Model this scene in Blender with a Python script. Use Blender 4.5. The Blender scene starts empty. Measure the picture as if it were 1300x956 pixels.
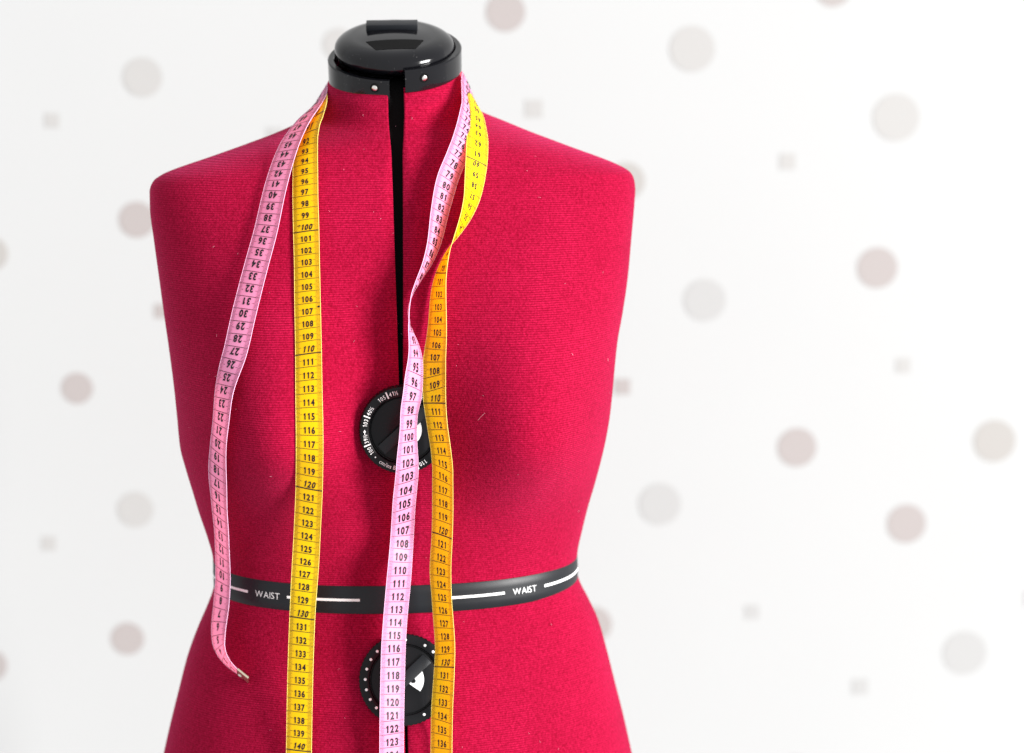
import bpy, bmesh, math, random
import numpy as np
from mathutils import Vector, Matrix
from mathutils.bvhtree import BVHTree

random.seed(7)
rng = np.random.default_rng(7)
scene = bpy.context.scene
C = scene.collection
rad = math.radians

# ------------------------------------------------------------------ camera
FPX = 2742.0                     # focal length in pixels of the 1300 px wide photograph
PITCH, YAW = rad(8.5), rad(3.05)
FWD = Vector((math.sin(YAW) * math.cos(PITCH), math.cos(YAW) * math.cos(PITCH), -math.sin(PITCH)))
RGT = Vector((math.cos(YAW), -math.sin(YAW), 0))
UPV = RGT.cross(FWD)


def ray(px, py):
    return FWD + RGT * ((px - 650) / FPX) + UPV * ((478 - py) / FPX)


CAM = -1.70 * ray(502, 478)      # the dress form's axis stands at the origin


def on_plane(px, py, y):
    d = ray(px, py)
    return CAM + d * ((y - CAM.y) / d.y)


def to_px(p):
    v = Vector(p) - CAM
    k = FPX / v.dot(FWD)
    return 650 + v.dot(RGT) * k, 478 - v.dot(UPV) * k


cam_d = bpy.data.cameras.new('camera')
cam_d.sensor_fit = 'HORIZONTAL'
cam_d.sensor_width = 36
cam_d.lens = FPX * 36 / 1300
cam_d.clip_end = 50
cam_d.dof.use_dof = True
cam_d.dof.focus_distance = 1.585
cam_d.dof.aperture_fstop = 3.4
cam = bpy.data.objects.new('camera', cam_d)
C.objects.link(cam)
m = Matrix((RGT, UPV, -FWD)).transposed().to_4x4()
m.translation = CAM
cam.matrix_world = m
scene.camera = cam

# ------------------------------------------------------------------ light
world = bpy.data.worlds.new('World')
scene.world = world
world.use_nodes = True
bg = world.node_tree.nodes['Background']
bg.inputs['Color'].default_value = (0.97, 0.98, 1.0, 1)
bg.inputs['Strength'].default_value = 0.86


def area(name, loc, target, sx, sy, power, col):
    d = bpy.data.lights.new(name, 'AREA')
    d.shape = 'RECTANGLE'
    d.size, d.size_y = sx, sy
    d.energy = power
    d.color = col
    o = bpy.data.objects.new(name, d)
    C.objects.link(o)
    o.location = loc
    o.rotation_euler = (Vector(target) - Vector(loc)).to_track_quat('-Z', 'Y').to_euler()
    return o


area('window_light', (13.4, -9.0, 3.3), (0.0, 0.1, -0.05), 5.4, 6.2, 7000, (1.0, 0.985, 0.965))

scene.view_settings.view_transform = 'Standard'
scene.view_settings.look = 'None'
scene.view_settings.exposure = 0.28
scene.view_settings.gamma = 1.0
scene.view_settings.use_curve_mapping = False
scene.cycles.use_denoising = True
scene.cycles.max_bounces = 8
scene.cycles.transmission_bounces = 6


# ------------------------------------------------------------------ materials
def mat(name):
    mt = bpy.data.materials.new(name)
    mt.use_nodes = True
    nt = mt.node_tree
    return mt, nt, nt.nodes['Principled BSDF']


def N(nt, typ, **kw):
    n = nt.nodes.new(typ)
    for k, v in kw.items():
        if k in n.inputs.keys():
            n.inputs[k].default_value = v
        else:
            setattr(n, k, v)
    return n


def math_node(nt, op, a, b=None):
    n = nt.nodes.new('ShaderNodeMath')
    n.operation = op
    for i, v in enumerate((a, b)):
        if v is None:
            continue
        if hasattr(v, 'is_linked'):
            nt.links.new(v, n.inputs[i])
        else:
            n.inputs[i].default_value = v
    return n.outputs[0]


def mix_col(nt, fac, a, b, blend='MIX'):
    n = nt.nodes.new('ShaderNodeMix')
    n.data_type = 'RGBA'
    n.blend_type = blend
    for idx, v in ((0, fac), (6, a), (7, b)):
        if hasattr(v, 'is_linked'):
            nt.links.new(v, n.inputs[idx])
        else:
            n.inputs[idx].default_value = v
    return n.outputs[2]


def rough_plastic(name, col, rough, bump=0.0, bscale=900, spec=0.5, metallic=0.0, vary=0.05):
    mt, nt, b = mat(name)
    tc = N(nt, 'ShaderNodeTexCoord')
    no = N(nt, 'ShaderNodeTexNoise', Scale=bscale, Detail=3.0)
    nt.links.new(tc.outputs['Object'], no.inputs['Vector'])
    big = N(nt, 'ShaderNodeTexNoise', Scale=60.0, Detail=4.0)
    nt.links.new(tc.outputs['Object'], big.inputs['Vector'])
    b.inputs['Metallic'].default_value = metallic
    b.inputs['Specular IOR Level'].default_value = spec
    r = math_node(nt, 'ADD', math_node(nt, 'MULTIPLY', big.outputs[0], vary * 2), rough - vary)
    nt.links.new(r, b.inputs['Roughness'])
    lo = tuple(c * 0.8 for c in col) + (1,)
    hi = tuple(min(1, c * 1.2) for c in col) + (1,)
    nt.links.new(mix_col(nt, big.outputs[0], lo, hi), b.inputs['Base Color'])
    if bump:
        bp = N(nt, 'ShaderNodeBump', Strength=bump, Distance=0.0005)
        nt.links.new(no.outputs[0], bp.inputs['Height'])
        nt.links.new(bp.outputs[0], b.inputs['Normal'])
    return mt


M = {}
M['black_gloss'] = rough_plastic('black_glossy_plastic', (0.003, 0.003, 0.004), 0.12, 0.03, 400, spec=0.28)
M['black_satin'] = rough_plastic('black_satin_plastic', (0.004, 0.005, 0.007), 0.44, 0.08, 2500, spec=0.27)
M['black_dial'] = rough_plastic('black_dial_plastic', (0.005, 0.005, 0.006), 0.34, 0.05, 2500, spec=0.15)
M['black_matte'] = rough_plastic('black_matte_core', (0.004, 0.004, 0.004), 0.9, spec=0.1)
M['white_print'] = rough_plastic('white_print', (0.72, 0.72, 0.72), 0.5)
M['grey_print'] = rough_plastic('grey_print', (0.62, 0.62, 0.62), 0.5)
M['white_plastic'] = rough_plastic('white_plastic', (0.82, 0.83, 0.84), 0.35)
M['screw_metal'] = rough_plastic('bright_screw_metal', (0.72, 0.7, 0.66), 0.3, metallic=1.0)
M['tip_metal'] = rough_plastic('worn_brass_tip', (0.62, 0.55, 0.42), 0.28, metallic=1.0)
M['ink'] = rough_plastic('black_ink', (0.010, 0.009, 0.012), 0.5, spec=0.2)
M['lint'] = rough_plastic('pale_lint', (0.62, 0.28, 0.36), 0.9)



def add_dust(mt):
    nt = mt.node_tree
    b = nt.nodes['Principled BSDF']
    tc = N(nt, 'ShaderNodeTexCoord')
    vo = N(nt, 'ShaderNodeTexVoronoi', Scale=420.0)
    nt.links.new(tc.outputs['Object'], vo.inputs['Vector'])
    no = N(nt, 'ShaderNodeTexNoise', Scale=130.0, Detail=3.0)
    nt.links.new(tc.outputs['Object'], no.inputs['Vector'])
    lim = math_node(nt, 'MULTIPLY', math_node(nt, 'SUBTRACT', no.outputs[0], 0.47), 0.9)
    spot = math_node(nt, 'LESS_THAN', vo.outputs['Distance'], lim)
    old = b.inputs['Base Color'].links[0].from_socket
    nt.links.new(mix_col(nt, math_node(nt, 'MULTIPLY', spot, 0.30), old, (0.12, 0.115, 0.11, 1)), b.inputs['Base Color'])


add_dust(M['black_gloss'])


def fabric():
    mt, nt, b = mat('crimson_knit_fabric')
    tc = N(nt, 'ShaderNodeTexCoord')
    sep = N(nt, 'ShaderNodeSeparateXYZ')
    nt.links.new(tc.outputs['Object'], sep.inputs[0])
    warp = N(nt, 'ShaderNodeTexNoise', Scale=35.0, Detail=2.0)
    nt.links.new(tc.outputs['Object'], warp.inputs['Vector'])
    z = math_node(nt, 'ADD', sep.outputs[2], math_node(nt, 'MULTIPLY', warp.outputs[0], 0.0016))
    rib = math_node(nt, 'SINE', math_node(nt, 'MULTIPLY', z, 2 * math.pi / 0.00165))
    fine = N(nt, 'ShaderNodeTexNoise', Scale=520.0, Detail=4.0, Roughness=0.75)
    nt.links.new(tc.outputs['Object'], fine.inputs['Vector'])
    stitch = N(nt, 'ShaderNodeTexVoronoi', Scale=620.0)
    nt.links.new(tc.outputs['Object'], stitch.inputs['Vector'])
    patch = N(nt, 'ShaderNodeTexNoise', Scale=14.0, Detail=4.0, Roughness=0.6)
    nt.links.new(tc.outputs['Object'], patch.inputs['Vector'])
    patchw = math_node(nt, 'MULTIPLY', math_node(nt, 'SUBTRACT', patch.outputs[0], 0.3), 1.6)
    ribw = math_node(nt, 'MULTIPLY', math_node(nt, 'MULTIPLY', rib, patchw), 0.60)
    h = math_node(nt, 'ADD', ribw, math_node(nt, 'MULTIPLY', fine.outputs[0], 1.6))
    h = math_node(nt, 'SUBTRACT', h, math_node(nt, 'MULTIPLY', stitch.outputs[0], 0.5))
    bp = N(nt, 'ShaderNodeBump', Strength=0.5, Distance=0.0006)
    nt.links.new(h, bp.inputs['Height'])
    nt.links.new(bp.outputs[0], b.inputs['Normal'])
    mr = N(nt, 'ShaderNodeMapRange')
    mr.inputs['From Min'].default_value = -0.15
    mr.inputs['From Max'].default_value = 1.35
    nt.links.new(h, mr.inputs['Value'])
    t = math_node(nt, 'POWER', mr.outputs[0], 1.7)
    t = math_node(nt, 'ADD', t, math_node(nt, 'MULTIPLY', math_node(nt, 'SUBTRACT', patch.outputs[0], 0.5), 0.30))
    col = mix_col(nt, t, (0.140, 0.0003, 0.0088, 1), (0.44, 0.008, 0.052, 1))
    nt.links.new(col, b.inputs['Base Color'])
    b.inputs['Roughness'].default_value = 0.85
    b.inputs['Specular IOR Level'].default_value = 0.03
    b.inputs['Sheen Weight'].default_value = 0.30
    b.inputs['Sheen Roughness'].default_value = 0.45
    b.inputs['Sheen Tint'].default_value = (1.0, 0.10, 0.32, 1)
    return mt


M['fabric'] = fabric()


def tape_mat(name, base, band, trans):
    """Printed fibreglass tape: glossy, lets some light through; the millimetre bands are a shade deeper."""
    mt, nt, b = mat(name)
    uv = N(nt, 'ShaderNodeUVMap')
    uv.uv_map = 'tape'
    sep = N(nt, 'ShaderNodeSeparateXYZ')
    nt.links.new(uv.outputs[0], sep.inputs[0])
    d = math_node(nt, 'ABSOLUTE', math_node(nt, 'SUBTRACT', sep.outputs[1], 0.5))
    ramp = N(nt, 'ShaderNodeMapRange')
    ramp.inputs['From Min'].default_value = 0.27
    ramp.inputs['From Max'].default_value = 0.30
    nt.links.new(d, ramp.inputs['Value'])
    tc = N(nt, 'ShaderNodeTexCoord')
    weave = N(nt, 'ShaderNodeTexNoise', Scale=1600.0, Detail=2.0)
    nt.links.new(tc.outputs['Object'], weave.inputs['Vector'])
    wear = N(nt, 'ShaderNodeTexNoise', Scale=55.0, Detail=4.0)
    nt.links.new(tc.outputs['Object'], wear.inputs['Vector'])
    col = mix_col(nt, math_node(nt, 'MULTIPLY', ramp.outputs[0], 0.8), base + (1,), band + (1,))
    col = mix_col(nt, math_node(nt, 'MULTIPLY', wear.outputs[0], 0.25), col, band + (1,))
    nt.links.new(col, b.inputs['Base Color'])
    b.inputs['Roughness'].default_value = 0.46
    b.inputs['Specular IOR Level'].default_value = 0.22
    bp = N(nt, 'ShaderNodeBump', Strength=0.12, Distance=0.0003)
    nt.links.new(weave.outputs[0], bp.inputs['Height'])
    nt.links.new(bp.outputs[0], b.inputs['Normal'])
    tr = N(nt, 'ShaderNodeBsdfTranslucent')
    tr.inputs['Color'].default_value = trans + (1,)
    ms = N(nt, 'ShaderNodeMixShader')
    ms.inputs[0].default_value = 0.47
    nt.links.new(b.outputs[0], ms.inputs[1])
    nt.links.new(tr.outputs[0], ms.inputs[2])
    nt.links.new(ms.outputs[0], nt.nodes['Material Output'].inputs['Surface'])
    return mt


M['pink_tape'] = tape_mat('pink_tape', (0.93, 0.40, 0.67), (0.86, 0.34, 0.60), (1.0, 0.17, 0.24))
M['yellow_tape'] = tape_mat('yellow_tape', (1.0, 0.79, 0.003), (0.93, 0.69, 0.012), (1.0, 0.28, 0.0))
M['pink_edge'] = rough_plastic('pink_cut_edge', (0.90, 0.50, 0.72), 0.5)
M['yellow_edge'] = rough_plastic('yellow_cut_edge', (0.88, 0.70, 0.16), 0.5)


def wallpaper():
    mt, nt, b = mat('white_wallpaper')
    tc = N(nt, 'ShaderNodeTexCoord')
    no = N(nt, 'ShaderNodeTexNoise', Scale=3.0, Detail=5.0)
    nt.links.new(tc.outputs['Object'], no.inputs['Vector'])
    fi = N(nt, 'ShaderNodeTexNoise', Scale=700.0, Detail=3.0)
    nt.links.new(tc.outputs['Object'], fi.inputs['Vector'])
    nt.links.new(mix_col(nt, no.outputs[0], (0.336, 0.339, 0.339, 1), (0.350, 0.353, 0.353, 1)), b.inputs['Base Color'])
    b.inputs['Roughness'].default_value = 0.7
    bp = N(nt, 'ShaderNodeBump', Strength=0.15, Distance=0.0004)
    nt.links.new(fi.outputs[0], bp.inputs['Height'])
    nt.links.new(bp.outputs[0], b.inputs['Normal'])
    return mt


def dot_mat(name, col, col2):
    """Printed dot with faint concentric growth-ring lines."""
    mt, nt, b = mat(name)
    tc = N(nt, 'ShaderNodeTexCoord')
    ln = N(nt, 'ShaderNodeVectorMath')
    ln.operation = 'LENGTH'
    nt.links.new(tc.outputs['Object'], ln.inputs[0])
    no = N(nt, 'ShaderNodeTexNoise', Scale=90.0, Detail=4.0)
    nt.links.new(tc.outputs['Object'], no.inputs['Vector'])
    r = math_node(nt, 'SINE', math_node(nt, 'ADD', math_node(nt, 'MULTIPLY', ln.outputs['Value'], 1900.0),
                                        math_node(nt, 'MULTIPLY', no.outputs[0], 9.0)))
    f = math_node(nt, 'ADD', math_node(nt, 'MULTIPLY', r, 0.3), 0.5)
    nt.links.new(mix_col(nt, f, col + (1,), col2 + (1,)), b.inputs['Base Color'])
    b.inputs['Roughness'].default_value = 0.65
    return mt


M['wall'] = wallpaper()
M['dot_taupe'] = dot_mat('taupe_print', (0.245, 0.220, 0.214), (0.272, 0.247, 0.241))
M['dot_beige'] = dot_mat('beige_print', (0.258, 0.246, 0.234), (0.284, 0.272, 0.260))
M['dot_pale'] = dot_mat('pale_grey_print', (0.282, 0.276, 0.270), (0.310, 0.304, 0.298))
M['dot_cool'] = dot_mat('cool_grey_print', (0.280, 0.278, 0.276), (0.308, 0.306, 0.304))


# ------------------------------------------------------------------ mesh helpers
def obj(name, verts, faces, material, parent=None, smooth=True, label=None):
    me = bpy.data.meshes.new(name)
    me.from_pydata([tuple(v) for v in verts], [], faces)
    me.update()
    if material is not None:
        me.materials.append(material)
    if smooth:
        me.polygons.foreach_set('use_smooth', [True] * len(me.polygons))
    o = bpy.data.objects.new(name, me)
    C.objects.link(o)
    if parent is not None:
        o.parent = parent
        o.matrix_parent_inverse = parent.matrix_basis.inverted()
    if label:
        o['label'] = label
    return o


def bm_obj(name, bm, material, parent=None, smooth=True):
    me = bpy.data.meshes.new(name)
    bmesh.ops.recalc_face_normals(bm, faces=bm.faces)
    bm.to_mesh(me)
    bm.free()
    me.materials.append(material)
    if smooth:
        me.polygons.foreach_set('use_smooth', [True] * len(me.polygons))
        me.set_sharp_from_angle(angle=rad(40))
    o = bpy.data.objects.new(name, me)
    C.objects.link(o)
    if parent is not None:
        o.parent = parent
        o.matrix_parent_inverse = parent.matrix_basis.inverted()
    return o


def grid_faces(nr, nc, close=False):
    f = []
    for i in range(nr - 1):
        for j in range(nc if close else nc - 1):
            k = (j + 1) % nc
            f.append((i * nc + j, i * nc + k, (i + 1) * nc + k, (i + 1) * nc + j))
    return f


def lathe(bm, prof, mtx, seg=96, tooth=None):
    """Revolve (r, z) profile about local z; tooth(i, j, r) may change a radius."""
    rings = []
    for i, (r, z) in enumerate(prof):
        ring = []
        for j in range(seg):
            a = 2 * math.pi * j / seg
            rr = tooth(i, j, r) if tooth else r
            ring.append(bm.verts.new(mtx @ Vector((rr * math.cos(a), rr * math.sin(a), z))))
        rings.append(ring)
    for a, b in zip(rings[:-1], rings[1:]):
        for j in range(seg):
            bm.faces.new((a[j], a[(j + 1) % seg], b[(j + 1) % seg], b[j]))
    bm.faces.new(rings[0][::-1])
    bm.faces.new(rings[-1])


def bevel_box(bm, mtx, sx, sy, sz, bev=0.0006):
    r = bmesh.ops.create_cube(bm, size=1.0)
    vs = r['verts']
    for v in vs:
        v.co = Vector((v.co.x * sx, v.co.y * sy, v.co.z * sz))
    es = list({e for v in vs for e in v.link_edges})
    g = bmesh.ops.bevel(bm, geom=es, offset=bev, segments=2, affect='EDGES', profile=0.5)
    for v in {v for f in g['faces'] for v in f.verts} | {v for v in vs if v.is_valid}:
        v.co = mtx @ v.co


_glyph = {}


def glyph(ch, bold=0.0):
    key = (ch, bold)
    if ch == '1' and key not in _glyph:
        t = 0.055 + bold
        xs, ys = (0.24 - t, 0.24 + t), np.linspace(0.0, 0.73, 6)
        v = [(x, y) for y in ys for x in xs] + [(0.05, 0.60), (0.05, 0.60 - 1.6 * t), (0.24 - t, 0.73 - 2.0 * t)]
        f = [(2 * i, 2 * i + 1, 2 * i + 3, 2 * i + 2) for i in range(5)] + [(10, 12, 13, 14)]
        _glyph[key] = (np.array(v), f)
    if key not in _glyph:
        cu = bpy.data.curves.new('glyph', 'FONT')
        cu.body = ch
        cu.size = 1.0
        cu.resolution_u = 4
        cu.offset = bold
        o = bpy.data.objects.new('glyph', cu)
        C.objects.link(o)
        dg = bpy.context.evaluated_depsgraph_get()
        me = o.evaluated_get(dg).to_mesh()
        v = np.array([(p.co.x, p.co.y) for p in me.vertices]).reshape(-1, 2)
        f = [tuple(p.vertices) for p in me.polygons]
        gb = bmesh.new()
        gb.from_mesh(me)
        bmesh.ops.triangulate(gb, faces=gb.faces)
        for _ in range(3):
            le = [e for e in gb.edges if e.calc_length() > 0.16]
            if le:
                bmesh.ops.subdivide_edges(gb, edges=le, cuts=1)
                bmesh.ops.triangulate(gb, faces=[f for f in gb.faces if len(f.verts) > 3])
        gb.verts.index_update()
        v = np.array([(p.co.x, p.co.y) for p in gb.verts]).reshape(-1, 2)
        f = [tuple(q.index for q in p.verts) for p in gb.faces]
        gb.free()
        o.evaluated_get(dg).to_mesh_clear()
        bpy.data.objects.remove(o)
        bpy.data.curves.remove(cu)
        _glyph[key] = (v, f)
    return _glyph[key]


def layout(text, height, condense=1.0, bold=0.0, slant=0.0, gap=0.13):
    """Centred line of text: 2-D vertices (x right, y up from the baseline) and faces; digits are `height` tall."""
    V, F, x = [], [], 0.0
    k = height / 0.73
    for ch in text:
        if ch == ' ':
            x += 0.32
            continue
        v, f = glyph(ch, bold)
        if len(v) == 0:
            continue
        lo, hi = v[:, 0].min(), v[:, 0].max()
        w = hi - lo
        if ch.isdigit():
            cell = max(w, 0.50)
            off = x + (cell - w) / 2 - lo
        else:
            cell, off = w, x - lo
        base = len(V)
        for p in v:
            V.append(((p[0] + off) * k * condense + slant * p[1] * k, p[1] * k))
        F += [tuple(base + i for i in q) for q in f]
        x += cell + gap
    wid = (x - gap) * k * condense
    return [(a - wid / 2, b) for a, b in V], F


def pchip(xs, ys, xq):
    xs, ys, xq = np.asarray(xs, float), np.asarray(ys, float), np.asarray(xq, float)
    h = np.diff(xs)
    d = np.diff(ys) / h
    mm = np.zeros_like(ys)
    mm[0], mm[-1] = d[0], d[-1]
    for i in range(1, len(xs) - 1):
        if d[i - 1] * d[i] > 0:
            w1, w2 = 2 * h[i] + h[i - 1], h[i] + 2 * h[i - 1]
            mm[i] = (w1 + w2) / (w1 / d[i - 1] + w2 / d[i])
    i = np.clip(np.searchsorted(xs, xq) - 1, 0, len(xs) - 2)
    t = (xq - xs[i]) / h[i]
    t2, t3 = t * t, t * t * t
    return ((2 * t3 - 3 * t2 + 1) * ys[i] + (t3 - 2 * t2 + t) * h[i] * mm[i]
            + (-2 * t3 + 3 * t2) * ys[i + 1] + (t3 - t2) * h[i] * mm[i + 1])


# ------------------------------------------------------------------ the wall
WALL_Y = 0.62
wall = obj('wall', [(-2.2, WALL_Y, -1.3), (2.4, WALL_Y, -1.3), (2.4, WALL_Y, 1.5), (-2.2, WALL_Y, 1.5),
                    (-2.2, WALL_Y + .1, -1.3), (2.4, WALL_Y + .1, -1.3), (2.4, WALL_Y + .1, 1.5), (-2.2, WALL_Y + .1, 1.5)],
           [(0, 1, 2, 3), (7, 6, 5, 4), (0, 4, 5, 1), (1, 5, 6, 2), (2, 6, 7, 3), (3, 7, 4, 0)], M['wall'], smooth=False)
wall['kind'] = 'structure'
wall['label'] = 'white wallpapered wall with scattered grey and taupe printed dots'

DOTS = [  # photograph position, radius, print
    (642, 15, 25, 'taupe'), (98, 493, 20, 'taupe'), (162, 811, 21, 'taupe'), (174, 279, 23, 'taupe'),
    (1012, 568, 25, 'taupe'), (1151, 665, 25, 'taupe'), (1114, 340, 26, 'taupe'), (795, 230, 24, 'beige'),
    (1263, 560, 27, 'beige'), (754, 793, 23, 'taupe'), (-12, 845, 21, 'taupe'), (-12, 322, 22, 'beige'),
    (1058, -16, 24, 'taupe'), (181, 98, 25, 'pale'), (879, 62, 29, 'pale'), (1138, 149, 30, 'pale'),
    (895, 381, 27, 'cool'), (838, 640, 27, 'cool'), (1225, 829, 28, 'cool'), (172, 647, 23, 'pale'),
    (430, 56, 20, 'pale'), (-40, 610, 24, 'pale'), (420, 560, 25, 'taupe'), (560, 330, 25, 'pale'), (1010, 985, 26, 'taupe'),
    (1345, 330, 26, 'taupe'), (1360, 90, 27, 'pale'), (1400, 640, 25, 'cool'), (1340, 985, 26, 'beige'), (90, 1000, 24, 'cool'),
    (-130, 150, 25, 'taupe'), (-160, 430, 24, 'cool'), (-140, 760, 24, 'taupe'), (300, -60, 24, 'taupe'), (820, -70, 26, 'cool'),
    (1230, -60, 26, 'taupe'), (40, -50, 24, 'cool'), (1480, 240, 25, 'cool'), (1490, 830, 25, 'taupe'), (560, 700, 24, 'cool')]
SQUARES = [(66, 153, 8, 'pale'), (678, 138, 10, 'pale'), (1000, 205, 9, 'pale'), (790, 491, 9, 'taupe'), (1147, 464, 8, 'pale'),
           (955, 777, 8, 'cool'), (62, 690, 8, 'pale'), (205, 395, 8, 'taupe'), (349, 172, 9, 'cool'), (1092, 872, 9, 'cool'),
           (1330, 470, 9, 'taupe'), (-70, 250, 9, 'pale'), (-60, 930, 9, 'cool'), (1310, 760, 8, 'pale'), (480, 420, 9, 'cool')]
SQUARES = [(a, b, c + 1, d) for a, b, c, d in SQUARES]
for (x, y, r, k), shape in [(d, 'dot') for d in DOTS] + [(s, 'square') for s in SQUARES]:
    c = on_plane(x, y, WALL_Y - 0.0005)
    rr = r * (c - CAM).dot(FWD) / FPX
    if shape == 'dot':
        ring = [(rr * math.cos(2 * math.pi * i / 40), rr * math.sin(2 * math.pi * i / 40)) for i in range(40)]
    else:
        ring = [(-rr, -rr), (rr, -rr), (rr, rr), (-rr, rr)]
    n = len(ring)
    vs = [(a, 0, b) for a, b in ring] + [(a, 0.0005, b) for a, b in ring]
    fs = [tuple(range(n)), tuple(range(2 * n - 1, n - 1, -1))] + [(i, i + n, (i + 1) % n + n, (i + 1) % n) for i in range(n)]
    o = obj('wallpaper_dot' if shape == 'dot' else 'wallpaper_square', vs, fs, M['dot_' + k], smooth=False)
    o.location = c
    o.parent = wall

# ------------------------------------------------------------------ dress form: the body surface
PROF = [  # photo row, left and right outline, then front depth, back depth, squareness
    (78, 428, 577, .0460, .0465, 2.0), (95, 424, 581, .0470, .0480, 2.0), (106, 416, 589.5, .0515, .0520, 2.0), (120, 413, 594, .053, .054, 2.0),
    (132, 409, 599, .054, .057, 2.0), (142, 402, 606, .056, .060, 2.0), (150, 391, 619, .058, .063, 2.05),
    (160, 374, 648, .060, .066, 2.1), (170, 349, 676, .061, .069, 2.15), (180, 320, 705, .0625, .072, 2.2),
    (190, 291, 733, .064, .075, 2.25), (200, 262, 761, .066, .078, 2.3), (208, 238, 781, .068, .081, 2.4),
    (214, 221, 793, .0695, .083, 2.45), (220, 207, 801, .071, .085, 2.5), (228, 196, 805, .073, .087, 2.5),
    (240, 191.5, 806.5, .076, .090, 2.55), (260, 192, 805, .080, .094, 2.6), (300, 197, 801, .087, .100, 2.6),
    (350, 204, 796, .093, .104, 2.6), (400, 211, 788, .097, .106, 2.6), (430, 215.5, 782, .099, .106, 2.6),
    (486, 223, 775.5, .102, .104, 2.6), (520, 226.5, 772, .103, .102, 2.55), (557, 230, 766, .102, .099, 2.5),
    (585, 237, 760, .101, .097, 2.45), (614, 245.5, 753, .099, .094, 2.4), (640, 253, 746, .097, .091, 2.35),
    (675, 264.5, 738, .094, .088, 2.3), (700, 271, 733, .0925, .086, 2.25), (722, 273, 731.5, .092, .086, 2.25),
    (741, 271.5, 736, .0925, .088, 2.25), (760, 265, 745.5, .094, .091, 2.25), (790, 252, 759.5, .098, .098, 2.25),
    (825, 239, 769.5, .103, .107, 2.25), (867, 228, 780, .109, .118, 2.25), (915, 216, 792, .115, .128, 2.25),
    (956, 207, 801, .119, .134, 2.25), (1010, 198, 812, .122, .138, 2.25), (1080, 192, 818, .124, .140, 2.25), (1200, 192, 820, .124, .140, 2.25)]
P = np.array(PROF)
pz = np.array([on_plane(502, r[0], 0).z for r in PROF])
pl = np.array([on_plane(r[1], r[0], 0).x for r in PROF])
pr = np.array([on_plane(r[2], r[0], 0).x for r in PROF])
order = np.argsort(pz)
pz, pl, pr = pz[order], pl[order], pr[order]
PF, PB, PN = P[order, 3], P[order, 4], P[order, 5]
ROW = P[order, 0]
SPIN = rad(2.6)                      # the form is turned a little to the window
NECK_TILT = math.tan(rad(19))


def z_of_row(row):
    return float(np.interp(row, ROW[::-1], pz[::-1]))


Z_BUST = z_of_row(520)
Z_WAIST = z_of_row(716.5)


def section(z):
    f = lambda a: float(pchip(pz, a, [z])[0])
    l, r = f(pl), f(pr)
    c = float(np.interp(z, [z_of_row(1000), z_of_row(500), z_of_row(300), z_of_row(90)], [.0012, -.0006, -.0006, 0.0]))
    return c, (c - l, r - c), f(PF), f(PB), f(PN)


def body_pt(z, sec, th, inset=0.0):
    """Point at height z; th = 0 front centre, + to the viewer's right."""
    c, a, df, db, n = sec
    s, k = math.sin(th), math.cos(th)
    a, df, db = a[0 if s < 0 else 1] - inset, df - inset, db - inset
    x = a * math.copysign(abs(s) ** (2 / n), s)
    y = -(df if k > 0 else db) * math.copysign(abs(k) ** (2 / n), k)
    if k > 0:
        w = abs(k) ** 0.6
        for sx in (-1, 1):
            dz = z - Z_BUST
            sz = 0.088 if dz > 0 else 0.058
            ex = (x - sx * 0.102) / (0.060 if (x - sx * 0.102) * sx < 0 else 0.066)
            y -= 0.051 * w * math.exp(-ex * ex - (dz / sz) ** 2)
        # soft hollow between the bust cups and a gently rounded belly
        y -= 0.007 * w * math.exp(-(x / 0.07) ** 2 - ((z - z_of_row(880)) / 0.07) ** 2)
    xr = x * math.cos(SPIN) - y * math.sin(SPIN) + c
    yr = x * math.sin(SPIN) + y * math.cos(SPIN)
    t = min(1.0, max(0.0, (z - z_of_row(200)) / (z_of_row(112) - z_of_row(200))))
    t = t * t * (3 - 2 * t)
    return Vector((xr, yr, z + t * NECK_TILT * yr))


def gap_half(z):
    return float(np.interp(z, [z_of_row(r) for r in (1000, 640, 560, 450, 330, 190, 115)],
                           [.0012, .0012, .0014, .0016, .0029, .0042, .0060]))


form = bpy.data.objects.new('dress_form', None)
form.location = (0, 0, z_of_row(1200))
C.objects.link(form)
form['label'] = 'crimson fabric dressmaking dress form with black neck cap and waist band'
form['category'] = 'dress form'
bpy.context.view_layer.update()

rows = np.concatenate([np.linspace(1190, 240, 120), np.linspace(234, 128, 60), np.linspace(126, 84, 18)])
NTH = 110
secs = [(z_of_row(r), section(z_of_row(r))) for r in rows]
for side in (1, -1):
    V = []
    for z, s in secs:
        g = gap_half(z)
        dz_step = 0.0 if side > 0 else 0.0     # both halves level
        n = s[4]
        th0 = math.asin(min(1, (g / s[1][0 if side < 0 else 1]) ** (n / 2)))
        ths = [th0 + (math.pi - 0.002 - th0) * (i / (NTH - 1)) ** 1.0 for i in range(NTH)]
        pts = [body_pt(z, s, side * t) for t in ths]
        e0 = pts[0]
        inward = Vector((0, 1, 0))
        lip = [e0 + inward * 0.011, e0 + inward * 0.0022, e0 + inward * 0.0007]
        first = e0.copy()
        first.x += side * 0.0006
        V += lip + [first] + pts[1:]
    nc = NTH + 3
    F = grid_faces(len(secs), nc)
    if side > 0:
        F = [q[::-1] for q in F]
    F = [q[::-1] for q in F]
    o = obj('fabric_panel', V, F, M['fabric'], form)
    if side > 0:
        right_panel = o
    else:
        left_panel = o
# inner core seen through the slit
V = []
core_rows = np.linspace(1180, 84, 60)
for r in core_rows:
    z = z_of_row(r)
    s = section(z)
    V += [body_pt(z, s, 2 * math.pi * j / 64, inset=0.0125) for j in range(64)]
core = obj('inner_core', V, grid_faces(60, 64, True) + [tuple(range(64)), tuple(range(59 * 64, 60 * 64))], M['black_matte'], form)

# ------------------------------------------------------------------ waist band
BAND_H = 0.0215


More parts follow.
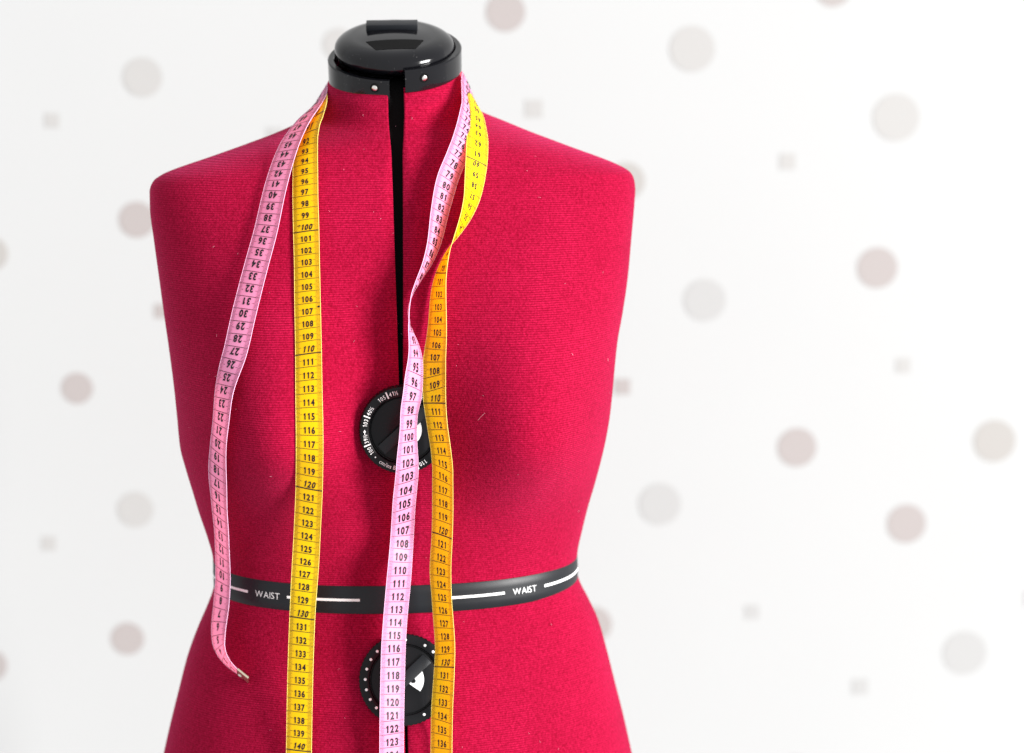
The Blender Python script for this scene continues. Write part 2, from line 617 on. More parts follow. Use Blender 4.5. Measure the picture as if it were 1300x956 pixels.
def surface_bvh(objs):
    vs, fs = [], []
    for o in objs:
        b = len(vs)
        mw = o.matrix_world
        vs += [mw @ v.co for v in o.data.vertices]
        fs += [tuple(b + i for i in p.vertices) for p in o.data.polygons]
    return BVHTree.FromPolygons(vs, fs)


bpy.context.view_layer.update()
body_bvh = surface_bvh([left_panel, right_panel, core])

BT = np.linspace(-math.pi, math.pi, 241)


def band_frame(th):
    """Centre-line point, outward direction and up direction of the band at angle th."""
    z = Z_WAIST - 0.002 - 0.003 * math.cos(th)
    p = body_pt(z, section(z), th)
    q1, q2 = body_pt(z, section(z), th - .01), body_pt(z, section(z), th + .01)
    t = (q2 - q1).normalized()
    u1 = body_pt(z + .006, section(z + .006), th)
    u0 = body_pt(z - .006, section(z - .006), th)
    up = (u1 - u0).normalized()
    return p, t.cross(up).normalized(), up, t


frames = [band_frame(t) for t in BT]
vrow = [(-.5, .0001), (-.5, .0006), (-.485, .0009), (-.2, .0010), (.2, .0010), (.485, .0009), (.5, .0006), (.5, .0001)]
V = []
for p, nrm, up, t in frames:
    for v, off in vrow:
        z = p.z
        V.append(p + up * (v * BAND_H) + nrm * off)
band = obj('waist_band', V, grid_faces(len(BT), len(vrow)), M['black_satin'], form)
arc = np.concatenate([[0], np.cumsum([(frames[i + 1][0] - frames[i][0]).length for i in range(len(BT) - 1)])])
arc -= arc[len(BT) // 2]


def band_pt(sv, v, off):
    i = int(np.clip(np.searchsorted(arc, sv) - 1, 0, len(arc) - 2))
    k = (sv - arc[i]) / (arc[i + 1] - arc[i])
    a, b = frames[i], frames[i + 1]
    p, nn, up = a[0].lerp(b[0], k), a[1].lerp(b[1], k), a[2].lerp(b[2], k)
    return p + up * v + nn * off


def band_arc_at(px):
    best = None
    for i, f in enumerate(frames):
        if abs(BT[i]) > 1.75:
            continue
        d = abs(to_px(f[0])[0] - px)
        if best is None or d < best[0]:
            best = (d, i)
    i = best[1]
    x0, x1 = to_px(frames[i - 1][0])[0], to_px(frames[i + 1][0])[0]
    return float(arc[i - 1] + (arc[i + 1] - arc[i - 1]) * (px - x0) / (x1 - x0))


for x0, x1, key in ((276, 316, 'grey_print'), (365, 457, 'grey_print'), (571, 640, 'white_print'), (690, 731.5, 'white_print')):
    s0, s1 = band_arc_at(x0), band_arc_at(x1)
    V = []
    for s in np.linspace(s0, s1, 24):
        V += [band_pt(s, -.0010, .0012), band_pt(s, .0010, .0012)]
    obj('printed_dash', V, grid_faces(24, 2), M[key], band)
for xc, key in ((340, 'grey_print'), (665.5, 'white_print')):
    tv, tf = layout('WAIST', 0.0052, 0.95, -0.006, gap=0.11)
    sc_ = band_arc_at(xc)
    obj('printed_word', [band_pt(sc_ + a, b - .0026, .0012) for a, b in tv], tf, M[key], band, smooth=False)


# ------------------------------------------------------------------ adjusting dials
def make_dial(name, px, py, R, dots):
    hit, nrm, _, _ = body_bvh.ray_cast(on_plane(px + 14, py, -0.5), ray(px + 14, py).normalized())
    hc = on_plane(px, py, hit.y)
    top, _, _, _ = body_bvh.ray_cast(on_plane(px + 14, py - 40, -0.5), ray(px + 14, py - 40).normalized())
    bot, _, _, _ = body_bvh.ray_cast(on_plane(px + 14, py + 40, -0.5), ray(px + 14, py + 40).normalized())
    up = (top - bot)
    up.x = 0
    up.normalize()
    rt = Vector((math.cos(SPIN), math.sin(SPIN), 0))
    n = rt.cross(up).normalized()
    up = n.cross(rt)
    mt = Matrix((rt, up, n)).transposed().to_4x4()
    lift = 0.0
    for k in range(36):
        for q in (.03, .2, .45, .75, 1.0):
            a = 2 * math.pi * k / 36
            p = hc + rt * (R * q * math.cos(a)) + up * (R * q * math.sin(a))
            h2 = body_bvh.ray_cast(p + n * .1, -n)[0]
            lift = max(lift, (h2 - p).dot(n))
    mt.translation = hc + n * (lift + .0022)
    bm = bmesh.new()
    prof = [(R * .98, -.016), (R * 1.0, .0014), (R * .985, .0024), (R * .955, .0029), (R * .80, .0028), (R * .775, .0022), (R * .76, -.0010), (R * .70, -.0014)]
    seg = 240
    lathe(bm, prof, mt, seg, lambda i, j, r: r * (0.985 if (i < 2 and j % 4 >= 2) else 1.0))
    dial = bm_obj(name, bm, M['black_dial'], form)
    bm = bmesh.new()
    lathe(bm, [(R * .73, -.0013), (R * .73, -.0002), (R * .71, .0001), (R * .30, .0002), (R * .29, .0001)], mt, 96)
    bm_obj('knob_plate', bm, M['black_dial'], dial)
    bm = bmesh.new()
    rot = Matrix.Rotation(rad(42), 4, 'Z')
    bevel_box(bm, mt @ rot @ Matrix.Translation((0, 0, .0012)), R * 1.34, R * .26, .0036, .0006)
    bm_obj('grip_bar', bm, M['black_satin'], dial)
    bm = bmesh.new()
    a0, a1, ns = rad(-38), rad(30), 16
    rr = R * .42
    loop = [(R * .03, -R * .04)] + [(rr * math.cos(a0 + (a1 - a0) * i / ns), rr * math.sin(a0 + (a1 - a0) * i / ns)) for i in range(ns + 1)]
    lo = [bm.verts.new(mt @ Vector((x, y, .0000))) for x, y in loop]
    hi = [bm.verts.new(mt @ Vector((x, y, .0009))) for x, y in loop]
    bm.faces.new(hi)
    for i in range(len(loop)):
        j = (i + 1) % len(loop)
        bm.faces.new((lo[i], lo[j], hi[j], hi[i]))
    bm_obj('white_indicator', bm, M['white_plastic'], dial, smooth=False)
    bm = bmesh.new()
    lathe(bm, [(R * .05, .0005), (R * .05, .0016), (R * .03, .0018)], mt @ Matrix.Translation((R * .19, -R * .03, 0)), 24)
    bm_obj('pivot_pin', bm, M['black_gloss'], dial)
    # bright inner lip
    bm = bmesh.new()
    seg = 60
    r0, r1 = R * .775, R * .757
    ring = []
    for i in range(seg + 1):
        a = rad(120 + 130 * i / seg)
        ring.append((bm.verts.new(mt @ Vector((r0 * math.cos(a), r0 * math.sin(a), .0026))),
                     bm.verts.new(mt @ Vector((r1 * math.cos(a), r1 * math.sin(a), .0014)))))
    for a, b in zip(ring[:-1], ring[1:]):
        bm.faces.new((a[0], b[0], b[1], a[1]))
    bm_obj('inner_lip', bm, M['black_gloss'], dial)
    zt = .0031

    def arc_text(text, ang, h, outward, key='white_print', r=R * .872):
        tv, tf = layout(text, h, 0.82, 0.004, gap=0.12)
        out = []
        for a, b in tv:
            if outward:
                rr_, aa = r - h / 2 + b, rad(ang) - a / r
            else:
                rr_, aa = r + h / 2 - b, rad(ang) + a / r
            out.append(mt @ Vector((rr_ * math.cos(aa), rr_ * math.sin(aa), zt)))
        obj('dial_print', out, tf, M[key], dial, smooth=False)

    def tick(ang, r0=R * .80, r1=R * .955, w=.0005):
        ca, sa = math.cos(rad(ang)), math.sin(rad(ang))
        q = [(r0, -w), (r1, -w), (r1, w), (r0, w)]
        obj('dial_print', [mt @ Vector((r * ca - s * sa, r * sa + s * ca, zt)) for r, s in q], [(0, 1, 2, 3)], M['white_print'], dial, smooth=False)

    if dots:
        for k in range(24):
            if k in (4, 5, 7, 17, 18):
                continue
            a = rad(178 - k * 15)
            c = Vector((R * .76 * math.cos(a), R * .76 * math.sin(a), .0))
            c *= .86 / .76
            bm = bmesh.new()
            lathe(bm, [(.00105, zt - .0006), (.00105, zt + .0001), (.0006, zt + .0004)], mt @ Matrix.Translation(c), 16)
            bm_obj('white_dot', bm, M['white_print'], dial)
    else:
        h = .0031
        for cm, inch, ang in (('100', '39½', 202), ('103', '40½', 158.5), ('105', '41½', 114), ('107', '42', 72), ('108', '42½', 30), ('109', '43', -14), ('110', '43½', -60 - 9)):
            tick(ang)
            arc_text(cm, ang + 9.6, h, True)
            arc_text(inch, ang - 9.6, h, True)
        # arrow between the 100 and 103 marks, pointing clockwise
        q = [(R * .872, 178), (R * .905, 182), (R * .88, 182), (R * .88, 186), (R * .864, 186), (R * .864, 182), (R * .839, 182)]
        obj('dial_print', [mt @ Vector((r * math.cos(rad(a)), r * math.sin(rad(a)), zt)) for r, a in q], [(0, 1, 2, 3, 4, 5, 6)], M['white_print'], dial, smooth=False)
        arc_text('•', 223.5, h, False)
        arc_text('cm/ins BUST', 252, h, False, 'grey_print')
    return dial


dial1 = make_dial('bust_dial', 511, 543, .0325, False)
dial2 = make_dial('waist_dial', 513.5, 863, .0345, True)

# ------------------------------------------------------------------ neck collar and cap
NC = on_plane(501.5, 84, 0.0)          # middle of the collar ring
NC.y = 0.0
tilt = Matrix.Rotation(rad(20.5), 4, 'X') @ Matrix.Rotation(rad(1.8), 4, 'Y').inverted()
CM = Matrix.Translation(NC) @ Matrix.Rotation(rad(2.0), 4, 'Z') @ tilt


def collar(side, g, drop):
    ro, ri, h = .0515, .0465, .0178
    a0 = math.asin(g / ro)
    prof = [(ri, -h / 2), (ro - .0006, -h / 2), (ro, -h / 2 + .0006), (ro, h / 2 - .001), (ro - .001, h / 2), (ri + .0006, h / 2), (ri, h / 2 - .0006)]
    bm = bmesh.new()
    seg = 60
    sects = []
    for i in range(seg + 1):
        th = a0 + (math.pi - 0.04 - a0) * i / seg
        sects.append([bm.verts.new(CM @ Vector((side * r * math.sin(th), -r * math.cos(th), z + drop))) for r, z in prof])
    n = len(prof)
    for a, b in zip(sects[:-1], sects[1:]):
        for j in range(n):
            k = (j + 1) % n
            bm.faces.new((a[j], a[k], b[k], b[j]))
    bm.faces.new(sects[0])
    bm.faces.new(sects[-1][::-1])
    return bm_obj('collar_band', bm, M['black_gloss'], form)


def screw_at(parent, side, xo, zo):
    ro = .0515
    th = math.asin(xo / ro)
    p = Vector((side * ro * math.sin(th), -ro * math.cos(th), zo))
    n = Vector((side * math.sin(th), -math.cos(th), 0))
    mt = CM @ (Matrix.Translation(p) @ n.to_track_quat('Z', 'Y').to_matrix().to_4x4())
    bm = bmesh.new()
    lathe(bm, [(.0036, -.001), (.0036, .0003), (.0031, .0005), (.0027, -.0002)], mt, 28)
    bm_obj('screw_hole_rim', bm, M['black_matte'], parent)
    bm = bmesh.new()
    lathe(bm, [(.0021, -.001), (.0021, .0007), (.0015, .0012), (.0004, .0013)], mt, 20)
    bm_obj('screw', bm, M['screw_metal'], parent)


cl = collar(-1, .0060, -.0014)
cr = collar(1, .0060, .0066)
screw_at(cl, -1, .0168, .0018)
screw_at(cr, 1, .0205, .0080)

# neck cap: flattened glossy dome
bm = bmesh.new()
prof = [(.037, .0050), (.0405, .0060), (.0435, .0074)]
for i in range(0, 25):
    a = rad(-60 + 150 * i / 24)
    prof.append((.0300 + .0160 * math.cos(a) ** 1.0 if a < rad(90) else .03, .0154 + .0100 * math.sin(a)))
prof = prof[:3] + [(r, z) for r, z in prof[3:]]
r_last, z_last = prof[-1]
for k in (0.75, 0.5, 0.25, 0.05):
    prof.append((r_last * k, z_last + .0022 * (1 - k * k)))
lathe(bm, prof, CM, 120)
cap = bm_obj('neck_cap', bm, M['black_gloss'], form)
# trapezoid recess (a sunk matt field with a raised rim) on the front of the dome
top_z = z_last + .0004


def dome_z(x, y):
    r = math.hypot(x, y)
    if r <= .030:
        return z_last + .0022 * (1 - (r / .03) ** 2)
    c = min(1.0, (r - .030) / .016)
    return .0154 + .0100 * math.sqrt(max(0, 1 - c * c))


bm = bmesh.new()
yt, yb, wt, wb = -.0150, -.0310, .0220, .0150
nu, nv = 16, 8
g = [[bm.verts.new(CM @ Vector(((wb + (wt - wb) * v / nv) * (2 * u / nu - 1), yb + (yt - yb) * v / nv,
                                dome_z((wb + (wt - wb) * v / nv) * (2 * u / nu - 1), yb + (yt - yb) * v / nv) + .0002)))
      for u in range(nu + 1)] for v in range(nv + 1)]
for v in range(nv):
    for u in range(nu):
        bm.faces.new((g[v][u], g[v][u + 1], g[v + 1][u + 1], g[v + 1][u]))
bm_obj('cap_window', bm, M['black_matte'], cap)
bm = bmesh.new()
bevel_box(bm, CM @ Matrix.Translation((-.0012, .012, z_last + .0026)) @ Matrix.Rotation(rad(-3), 4, 'Z'), .0395, .0120, .0062, .0005)
bm_obj('cap_handle', bm, M['black_satin'], cap)

# lint and loose fibres caught on the fabric
V, F = [], []
bpy.context.view_layer.update()
for k in range(75):
    px, py = random.uniform(195, 800), random.uniform(130, 955)
    hit, nrm, idx, dist = body_bvh.ray_cast(CAM, ray(px, py).normalized())
    if hit is None:
        continue
    if nrm.dot(ray(px, py)) > 0:
        nrm = -nrm
    big = random.random() < 0.06
    L = random.uniform(.004, .009) if big else random.uniform(.0006, .0022)
    w = .00010 if big else .00009
    a = random.uniform(0, math.pi)
    t1 = nrm.orthogonal().normalized()
    t2 = nrm.cross(t1)
    ang, p, n0 = random.uniform(0, 6.28), hit + nrm * .0003, len(V)
    curl = random.uniform(-1.6, 1.6)
    K = 6 if big else 3
    for i in range(K + 1):
        d = t1 * math.cos(ang) + t2 * math.sin(ang)
        s = nrm.cross(d)
        lift = nrm * (.0009 * math.sin(math.pi * i / K)) if big else nrm * .0002
        V += [p + lift + s * w, p + lift - s * w * .5 + nrm * w, p + lift - s * w * .5 - nrm * w]
        p = p + d * (L / K)
        ang += curl / K
    for i in range(K):
        for j in range(3):
            jj = (j + 1) % 3
            F.append((n0 + 3 * i + j, n0 + 3 * i + jj, n0 + 3 * i + 3 + jj, n0 + 3 * i + 3 + j))
lint = obj('lint', V, F, M['lint'], form)
lint['kind'] = 'stuff'

# ------------------------------------------------------------------ measuring tapes
bpy.context.view_layer.update()
all_bvh = surface_bvh([left_panel, right_panel, core, band, dial1, dial2, cl, cr])
WT = 0.020


def smooth(a, k, passes=2):
    a = np.array(a, float)
    for _ in range(passes):
        pad = np.concatenate([[a[0]] * k, a, [a[-1]] * k]) if a.ndim == 1 else np.concatenate([np.repeat(a[:1], k, 0), a, np.repeat(a[-1:], k, 0)])
        ker = np.ones(2 * k + 1) / (2 * k + 1)
        a = np.convolve(pad, ker, 'valid') if a.ndim == 1 else np.stack([np.convolve(pad[:, i], ker, 'valid') for i in range(a.shape[1])], 1)
    return a


def hit_y(px, py):
    h, n, i, d = all_bvh.ray_cast(CAM, ray(px, py).normalized())
    return None if h is None else h.y


def run(ctrl, near, taut=0.5, base=0.0012):
    """A visible length of tape, listed top to bottom: (px, py, seen width, scale reading or None, world y or None).
    near: which edge is nearer the viewer when turned ('L' or 'R'). Returns points, right-edge vectors and readings."""
    c = [list(r) + [None] * (5 - len(r)) for r in ctrl]
    d = np.concatenate([[0], np.cumsum([math.hypot(c[i + 1][0] - c[i][0], c[i + 1][1] - c[i][1]) for i in range(len(c) - 1)])])
    q = np.linspace(0, d[-1], int(d[-1] / 3.2))
    X, Y, Wd = (pchip(d, [r[k] for r in c], q) for k in (0, 1, 2))
    sk = [(d[i], r[3]) for i, r in enumerate(c) if r[3] is not None]
    S = np.interp(q, [a for a, b in sk], [b for a, b in sk])
    # linear extrapolation of the scale past the last known reading
    for i, qq in enumerate(q):
        if qq > sk[-1][0]:
            S[i] = sk[-1][1] + (qq - sk[-1][0]) * (sk[-1][1] - sk[-2][1]) / (sk[-1][0] - sk[-2][0])
        elif qq < sk[0][0]:
            S[i] = sk[0][1] + (qq - sk[0][0]) * (sk[1][1] - sk[0][1]) / (sk[1][0] - sk[0][0])
    ov = [(d[i], r[4]) for i, r in enumerate(c) if r[4] is not None]
    prot = []
    for i in range(len(q)):
        if ov and q[i] <= ov[-1][0]:
            prot.append(-float(np.interp(q[i], [a for a, b in ov], [b for a, b in ov])))
        else:
            y = hit_y(X[i], Y[i])
            prot.append(prot[-1] if y is None else -y)
    prot = np.array(prot)
    # taut line over the hollows
    hull = prot.copy()
    st = []
    for i in range(len(q)):
        while len(st) >= 2 and (prot[st[-1]] - prot[st[-2]]) * (q[i] - q[st[-2]]) <= (prot[i] - prot[st[-2]]) * (q[st[-1]] - q[st[-2]]):
            st.pop()
        st.append(i)
    hull = np.interp(q, q[st], prot[st])
    sm = smooth(prot, 4)
    prot = np.maximum(prot, sm) * (1 - taut) + np.maximum(hull, sm) * taut
    cosw = np.clip(Wd / (WT / (1.59) * FPX), -1, 1)
    alpha = np.arccos(cosw)
    alpha = smooth(alpha, 3)
    if near == 'R':
        alpha = -alpha
    prot = smooth(prot, 3) + base + np.abs(np.sin(alpha)) * WT * 0.5
    push = np.zeros(len(q))
    for it in range(3):
        pts = [on_plane(X[i], Y[i], -(prot[i] + push[i])) for i in range(len(q))]
        es = []
        need = np.zeros(len(q))
        for i in range(len(q)):
            T = (pts[min(i + 1, len(q) - 1)] - pts[max(i - 1, 0)]).normalized()
            Vw = (CAM - pts[i]).normalized()
            rp = Vw.cross(T).normalized()
            aw = -(Vw - T * Vw.dot(T)).normalized()
            e = rp * math.cos(alpha[i]) + aw * math.sin(alpha[i])
            es.append(e)
            if ov and q[i] <= ov[-1][0]:
                continue
            for k in (-.55, -.3, 0, .3, .55):
                v = pts[i] + e * (WT * k)
                hy = hit_y(*to_px(v))
                if hy is not None:
                    need[i] = max(need[i], v.y - hy + 0.0007)
        need = np.maximum(need, np.concatenate([need[1:], [0]]))
        need = np.maximum(need, np.concatenate([[0], need[:-1]]))
        if need.max() < 1e-5:
            break
        push = push + np.maximum(smooth(need, 3), need * 0.0)
    return pts, es, list(S)


def catmull(pts, n):
    pts = [np.array(p, float) for p in pts]
    P_ = [2 * pts[0] - pts[1]] + pts + [2 * pts[-1] - pts[-2]]
    out = []
    for i in range(1, len(P_) - 2):
        for t in np.linspace(0, 1, n, endpoint=False):
            a, b, c_, d_ = P_[i - 1:i + 3]
            out.append(.5 * (2 * b + (c_ - a) * t + (2 * a - 5 * b + 4 * c_ - d_) * t * t + (3 * b - a - 3 * c_ + d_) * t ** 3))
    out.append(pts[-1])
    return out


def back_of_neck(pa, pb, r, lift, bvec):
    """Tape round the back of the neck from pa to pb (exclusive): points and lengthwise-right vectors."""
    ctr = Vector((NC.x, 0.004, 0))
    a0 = math.atan2(pa.y - ctr.y, pa.x - ctr.x)
    a1 = math.atan2(pb.y - ctr.y, pb.x - ctr.x)
    if a0 < -math.pi / 2:
        a0 += 2 * math.pi
    if a1 < -math.pi / 2:
        a1 += 2 * math.pi
    r0, r1 = math.hypot(pa.x - ctr.x, pa.y - ctr.y), math.hypot(pb.x - ctr.x, pb.y - ctr.y)
    pts, bs = [], []
    n = 40
    for i in range(1, n):
        t = i / n
        a = a0 + (a1 - a0) * t
        w = math.sin(math.pi * t) ** 0.5
        rr = (r0 * (1 - t) + r1 * t) * (1 - w) + r * w
        z = pa.z * (1 - t) + pb.z * t + lift * w
        pts.append(Vector((ctr.x + rr * math.cos(a), ctr.y + rr * math.sin(a), z)))
        out = Vector((math.cos(a), math.sin(a), 0))
        bs.append((Vector((0, 0, 1)) * 0.93 - out * 0.36) * bvec)
    return pts, bs


def build_tape(name, label, pts, bs, S, mats, print_specs, group, dg):
    """pts along the tape, bs = unit vectors to the right of the A-side print, S = centimetre reading (A side)."""
    pts = [Vector(p) for p in pts]
    n = len(pts)
    arr = smooth(np.array([tuple(p) for p in pts]), 2, 2)
    arr[0], arr[-1] = pts[0], pts[-1]
    pts = [Vector(p) for p in arr]
    tang = [(pts[min(i + 3, n - 1)] - pts[max(i - 3, 0)]).normalized() for i in range(n)]
    if S[-1] < S[0]:
        raise ValueError('list the tape by rising reading')
    B, NA = [], []
    for i in range(n):
        b = Vector(bs[i])
        b = (b - tang[i] * b.dot(tang[i])).normalized()
        B.append(b)
        NA.append(b.cross(-tang[i]).normalized())
    S = np.array(S)
    for i in range(1, n):
        S[i] = max(S[i], S[i - 1] + 1e-4)

    def at(s, v, off):
        """s cm, v metres to the A-side right, off metres out of side A."""
        i = int(np.clip(np.searchsorted(S, s) - 1, 0, n - 2))
        k = (s - S[i]) / (S[i + 1] - S[i])
        p, b, na = pts[i].lerp(pts[i + 1], k), B[i].lerp(B[i + 1], k).normalized(), NA[i].lerp(NA[i + 1], k).normalized()
        cup = 0.0006 * (1 - (2 * v / WT) ** 2)
        return p + b * v + na * (off + cup)

    cross = np.linspace(-.5, .5, 9)
    V, UV = [], []
    for i in range(n):
        for c_ in cross:
            V.append(at(S[i], c_ * WT, 0))
            UV.append((S[i], c_ + .5))
    o = obj(name, V, grid_faces(n, 9), mats[0])
    o.data.uv_layers.new(name='tape')
    uvl = o.data.uv_layers['tape']
    for lp in o.data.loops:
        uvl.data[lp.index].uv = UV[lp.vertex_index]
    o['label'] = label
    o['category'] = 'tape measure'
    o['group'] = group
    # cut edges: small rounded beads
    for sgn in (-1, 1):
        EV = []
        for i in range(n):
            for k in range(6):
                a = math.pi / 3 * k
                EV.append(at(S[i], sgn * (WT / 2 + .0001) + .00017 * math.cos(a), .00019 * math.sin(a)))
        obj('tape_edge', EV, grid_faces(n, 6, True), mats[1], o)
    # print
    for nm, spec in print_specs:
        side, lo, hi, dh, bold, cond, C0 = spec        # C0: reading q = C0 - s on side B
        GV, GF, LV, LF = [], [], [], []
        off = 0.00020 * side
        rdir = 1           # on both sides the print runs to +b (side B is read the other way up)

        def q2s(q):
            return q if side > 0 else C0 - q

        for num in range(lo, hi + 1):
            ten = num % 10 == 0
            sl = 0.22 if ten and dg['italic'] else 0.0
            txt = ('*' if num == 100 and dg['star'] and side > 0 else '') + str(num)
            tv, tf = layout(txt, dh, cond, bold, sl, gap=0.12)
            b0 = len(GV)
            for a, b in tv:
                if txt[0] == '*':
                    a -= .0012
                q = num - 0.12 - b * 100
                GV.append(at(q2s(q), rdir * (a + dg['shift']), off))
            GF += [tuple(b0 + i for i in f) for f in tf]
            # centimetre line
            w = .0021 if not (ten and dg['italic']) else .0044
            w *= 10
            b0 = len(LV)
            for k in range(9):
                v = (-.5 + k / 8) * WT
                LV += [at(q2s(num - w), v, off), at(q2s(num + w), v, off)]
            LF += [(b0 + 2 * k, b0 + 2 * k + 1, b0 + 2 * k + 3, b0 + 2 * k + 2) for k in range(8)]
            for mm_ in range(1, 10):
                for sg in (-1, 1):
                    ln = .0048 if mm_ == 5 else .0030
                    q = num + mm_ / 10
                    b0 = len(LV)
                    e0, e1 = sg * WT * .495, sg * (WT * .495 - ln)
                    LV += [at(q2s(q - .011), e0, off), at(q2s(q + .011), e0, off), at(q2s(q + .011), e1, off), at(q2s(q - .011), e1, off)]
                    LF.append((b0, b0 + 1, b0 + 2, b0 + 3))
        obj('printed_numbers', GV, GF, M['ink'], o, smooth=False)
        obj('printed_graduations', LV, LF, M['ink'], o, smooth=False)
    return o, at


# pink tape -----------------------------------------------------------
pink_left = [(411, 122, 6, 50.6, .012), (404, 130, 7, 49.8, .000), (396, 139, 9, 48.9, -.012), (386, 151, 13, 47.6, -.026), (376, 166, 18, 46.3, -.040),
             (366, 186, 23, 44.5, -.053), (350, 236, 27, 40.45), (337, 294, 28.5, 36.45), (325, 338, 29, 33.45), (309, 401, 29.5, 29.45),
             (298, 449, 29, 26.45), (290, 474, 26, 24.95), (284, 499, 22, 23.4), (280.5, 533, 20, 21.4), (277, 567, 19.5, 19.4), (276, 600, 22.5, 17.4), (278, 640, 19, 15.0),
             (281.5, 684, 17.5, 12.4), (283, 732, 19, 9.5), (281, 766, 20, 7.4), (278.5, 786, 19.5, 6.2), (277, 803, 18, 5.2), (277.5, 816, 16.5, 4.4),
             (281, 828, 12, 3.5), (287.5, 839, 8.5, 2.6), (297, 849, 5.5, 1.6), (306, 856, 4, 0.7)]
pink_right = [(590, 104, 5, 67.8, .020), (592, 112, 8, 68.6, .004), (594, 122, 12, 69.6, -.012), (595, 135, 17, 70.75, -.028), (593, 152, 21, 72.45, -.043), (588, 175, 25, 74.8, -.056),
              (580, 198, 26.5, 76.85), (568, 228, 27, 79.0), (559, 265, 23, 81.7), (551, 308, 17, 84.7), (543, 332, 12, 86.3), (531, 356, 5.5, 88.0),
              (522, 376, 1.5, 89.2), (518.5, 395, -3, 90.4), (519.5, 410, 1.0, 91.3), (522.5, 425, 7, 92.2), (526, 440, 13, 93.1), (527.5, 457, 18, 94.15), (526, 478, 22, 95.2),
              (523.5, 503, 23.5, 96.6), (519.5, 525, 21, 97.9), (518.5, 545, 20.5, 99.0), (517.5, 567, 23.5, 100.4), (517, 595, 28, 102.05), (513, 640, 28.5, 104.65), (510, 690, 29, 107.6),
              (506, 740, 30.5, 110.55), (501.5, 790, 30, 113.6), (499.5, 823, 30.5, 115.6), (498.5, 860, 30.5, 117.75), (497.5, 910, 30.5, 120.7), (497, 985, 30.5, 125.2)]
yellow_left = [(410, 129, 7, 88.6, .004), (406, 138, 9, 89.2, -.012), (400, 149, 13, 90.0, -.028), (393, 163, 20, 90.7, -.042), (389, 180, 27, 91.6, -.053), (387.5, 204, 31, 93.6),
               (387.5, 243, 31.5, 96.6), (388.5, 288, 32, 99.6), (389.5, 332.4, 31.5, 102.6), (390.5, 395, 32, 106.6), (391.5, 442.6, 32, 109.6), (392, 493, 32.5, 112.6),
               (393, 563, 33, 116.6), (392.5, 613.5, 33, 119.6), (390.5, 663, 33, 122.6), (388, 712, 33.5, 125.6), (386, 743.6, 33, 127.6), (384, 777.7, 32, 129.6),
               (382, 829, 32, 132.6), (381, 862.7, 32, 134.6), (380, 912, 32, 137.5), (379, 985, 32, 142.0)]
yellow_right = [(600, 124, 9, 67.3, .000), (604, 136, 15, 66.0, -.015), (606, 150, 21, 64.9, -.030), (606.5, 171, 27, 62.6, -.047), (605.5, 197, 28, 60.6), (603, 223, 26, 58.6), (599, 249, 21, 56.7),
                (593, 269, 16, 55.15), (585, 287, 10, 53.8), (576, 304, 3, 52.6), (569.5, 316, -3.5, 51.8), (562.5, 337, -10, 50.55), (558, 357, -16, 49.4), (556, 380, -20, 47.95),
                (555.5, 405, -22, 46.4), (554, 432, -25, 44.75), (551.5, 456, -28, 43.2), (551, 479, -29, 41.9), (551.5, 505, -28, 40.4), (555, 540, -25, 38.35), (559.5, 570, -24.5, 36.5),
                (562, 600, -25.5, 34.7), (562, 645, -26, 32.0), (561, 685, -26, 29.7), (559, 725, -27, 27.4), (560.5, 757, -25, 25.45), (563, 790, -25, 23.45), (565, 822, -25, 21.5), (563.5, 860, -26, 19.2),
                (561, 905, -27, 16.6), (560, 985, -27, 12.0)]
YB = 0.0012
PBs = 0.0032
yl = run(yellow_left, 'R', 0.55, YB)
yr = run(yellow_right, 'L', 0.35, YB)
plr = run(pink_left, 'R', 0.35, PBs)
prr = run(pink_right, 'L', 0.35, PBs)


def join(first, second, flip_first, flip_second, r, lift, bsign):
    """first: run listed top to bottom whose readings rise upwards; second: readings rise downwards."""
    p1, e1, s1 = [list(a)[::-1] for a in first]
    p2, e2, s2 = second
    e1 = [e * flip_first for e in e1]
    e2 = [e * flip_second for e in e2]
    mp, mb = back_of_neck(p1[-1], p2[0], r, lift, bsign)
    k = len(mp) + 1
    ms = [s1[-1] + (s2[0] - s1[-1]) * (i + 1) / k for i in range(len(mp))]
    pts = np.array([tuple(v) for v in p1 + mp + p2])
    bs = np.array([tuple(v) for v in e1 + mb + e2])
    j0, j1 = len(p1) - 8, len(p1) + len(mp) + 8
    ps, bb = smooth(pts, 3, 2), smooth(bs, 6, 2)
    w = np.zeros(len(pts))
    w[j0:j1] = 1
    w = smooth(w, 4, 2)[:, None]
    return pts * (1 - w) + ps * w, bs * (1 - w) + bb * w, s1 + ms + list(s2)


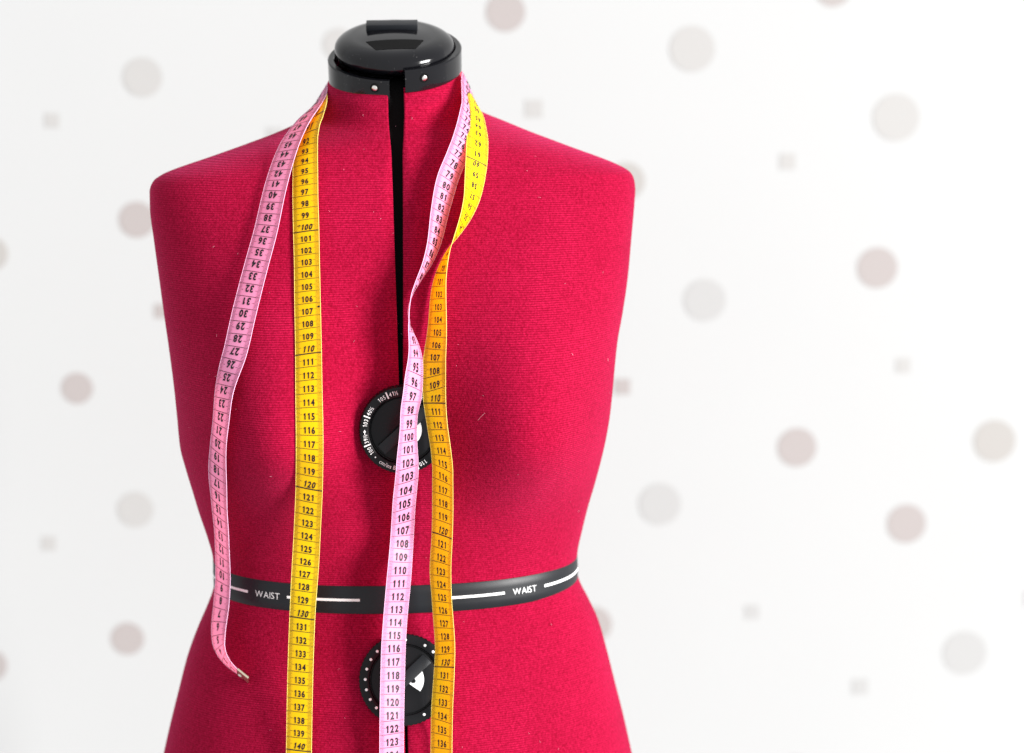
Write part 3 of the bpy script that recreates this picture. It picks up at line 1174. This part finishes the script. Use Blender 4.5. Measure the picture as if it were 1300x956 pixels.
pp, pb, psn = join(plr, prr, -1, 1, .0630, .000, -1)
pink, pink_at = build_tape('measuring_tape', 'pink measuring tape draped round the neck, lying over the yellow tape', pp, pb, psn,
                           (M['pink_tape'], M['pink_edge']), [('front', (1, 1, 124, .0056, .044, .80, 0))], 'measuring tapes round the neck',
                           dict(italic=False, star=False, shift=0.0))
yp, yb_, ysn = join(yr, yl, -1, 1, .0600, .000, 1)
yellow, yellow_at = build_tape('measuring_tape', 'yellow measuring tape draped round the neck, twisted on one side', yp, yb_, ysn,
                               (M['yellow_tape'], M['yellow_edge']),
                               [('front', (1, 51, 141, .0048, .036, .78, 0)), ('back', (-1, 99, 137, .0048, .036, .78, 150.0))], 'measuring tapes round the neck',
                               dict(italic=True, star=True, shift=0.0))
# ink blot beside the 107 mark of the yellow tape
bv = [yellow_at(106.35 + .085 * math.cos(a) * (1 + .3 * math.sin(3 * a)), .0088 + .0010 * math.sin(a), .0002) for a in np.linspace(0, 2 * math.pi, 14, endpoint=False)]
obj('ink_blot', bv, [tuple(range(14))], M['ink'], yellow, smooth=False)
# crimped metal tip at the free end of the pink tape
bm = bmesh.new()
rows_ = []
for s in (0.95, 0.9, .2, .1, -.02):
    rowv = []
    for v in np.linspace(-.52, .52, 7):
        rowv.append((bm.verts.new(pink_at(max(s, psn[0]), v * WT, .0007) + (pink_at(psn[0] + .05, v * WT, .0007) - pink_at(psn[0] + .3, v * WT, .0007)) * max(0, psn[0] - s) * 4),
                     bm.verts.new(pink_at(max(s, psn[0]), v * WT, -.0007) + (pink_at(psn[0] + .05, v * WT, -.0007) - pink_at(psn[0] + .3, v * WT, -.0007)) * max(0, psn[0] - s) * 4)))
    rows_.append(rowv)
for a, b in zip(rows_[:-1], rows_[1:]):
    for i in range(6):
        bm.faces.new((a[i][0], a[i + 1][0], b[i + 1][0], b[i][0]))
        bm.faces.new((a[i][1], b[i][1], b[i + 1][1], a[i + 1][1]))
    for i in (0, 6):
        bm.faces.new((a[i][0], b[i][0], b[i][1], a[i][1]))
for r_ in (rows_[0], rows_[-1]):
    for i in range(6):
        bm.faces.new((r_[i][0], r_[i + 1][0], r_[i + 1][1], r_[i][1]))
tip = bm_obj('metal_tip', bm, M['tip_metal'], pink)
bm = bmesh.new()
c0 = pink_at(psn[0] + .0, 0, .0008)
nn = (pink_at(psn[0] + .2, 0, .002) - pink_at(psn[0] + .2, 0, 0)).normalized()
lathe(bm, [(.0019, -.0004), (.0019, .0002), (.0014, .0006), (.0004, .0007)], Matrix.Translation(c0) @ nn.to_track_quat('Z', 'Y').to_matrix().to_4x4(), 20)
bm_obj('rivet', bm, M['screw_metal'], tip)
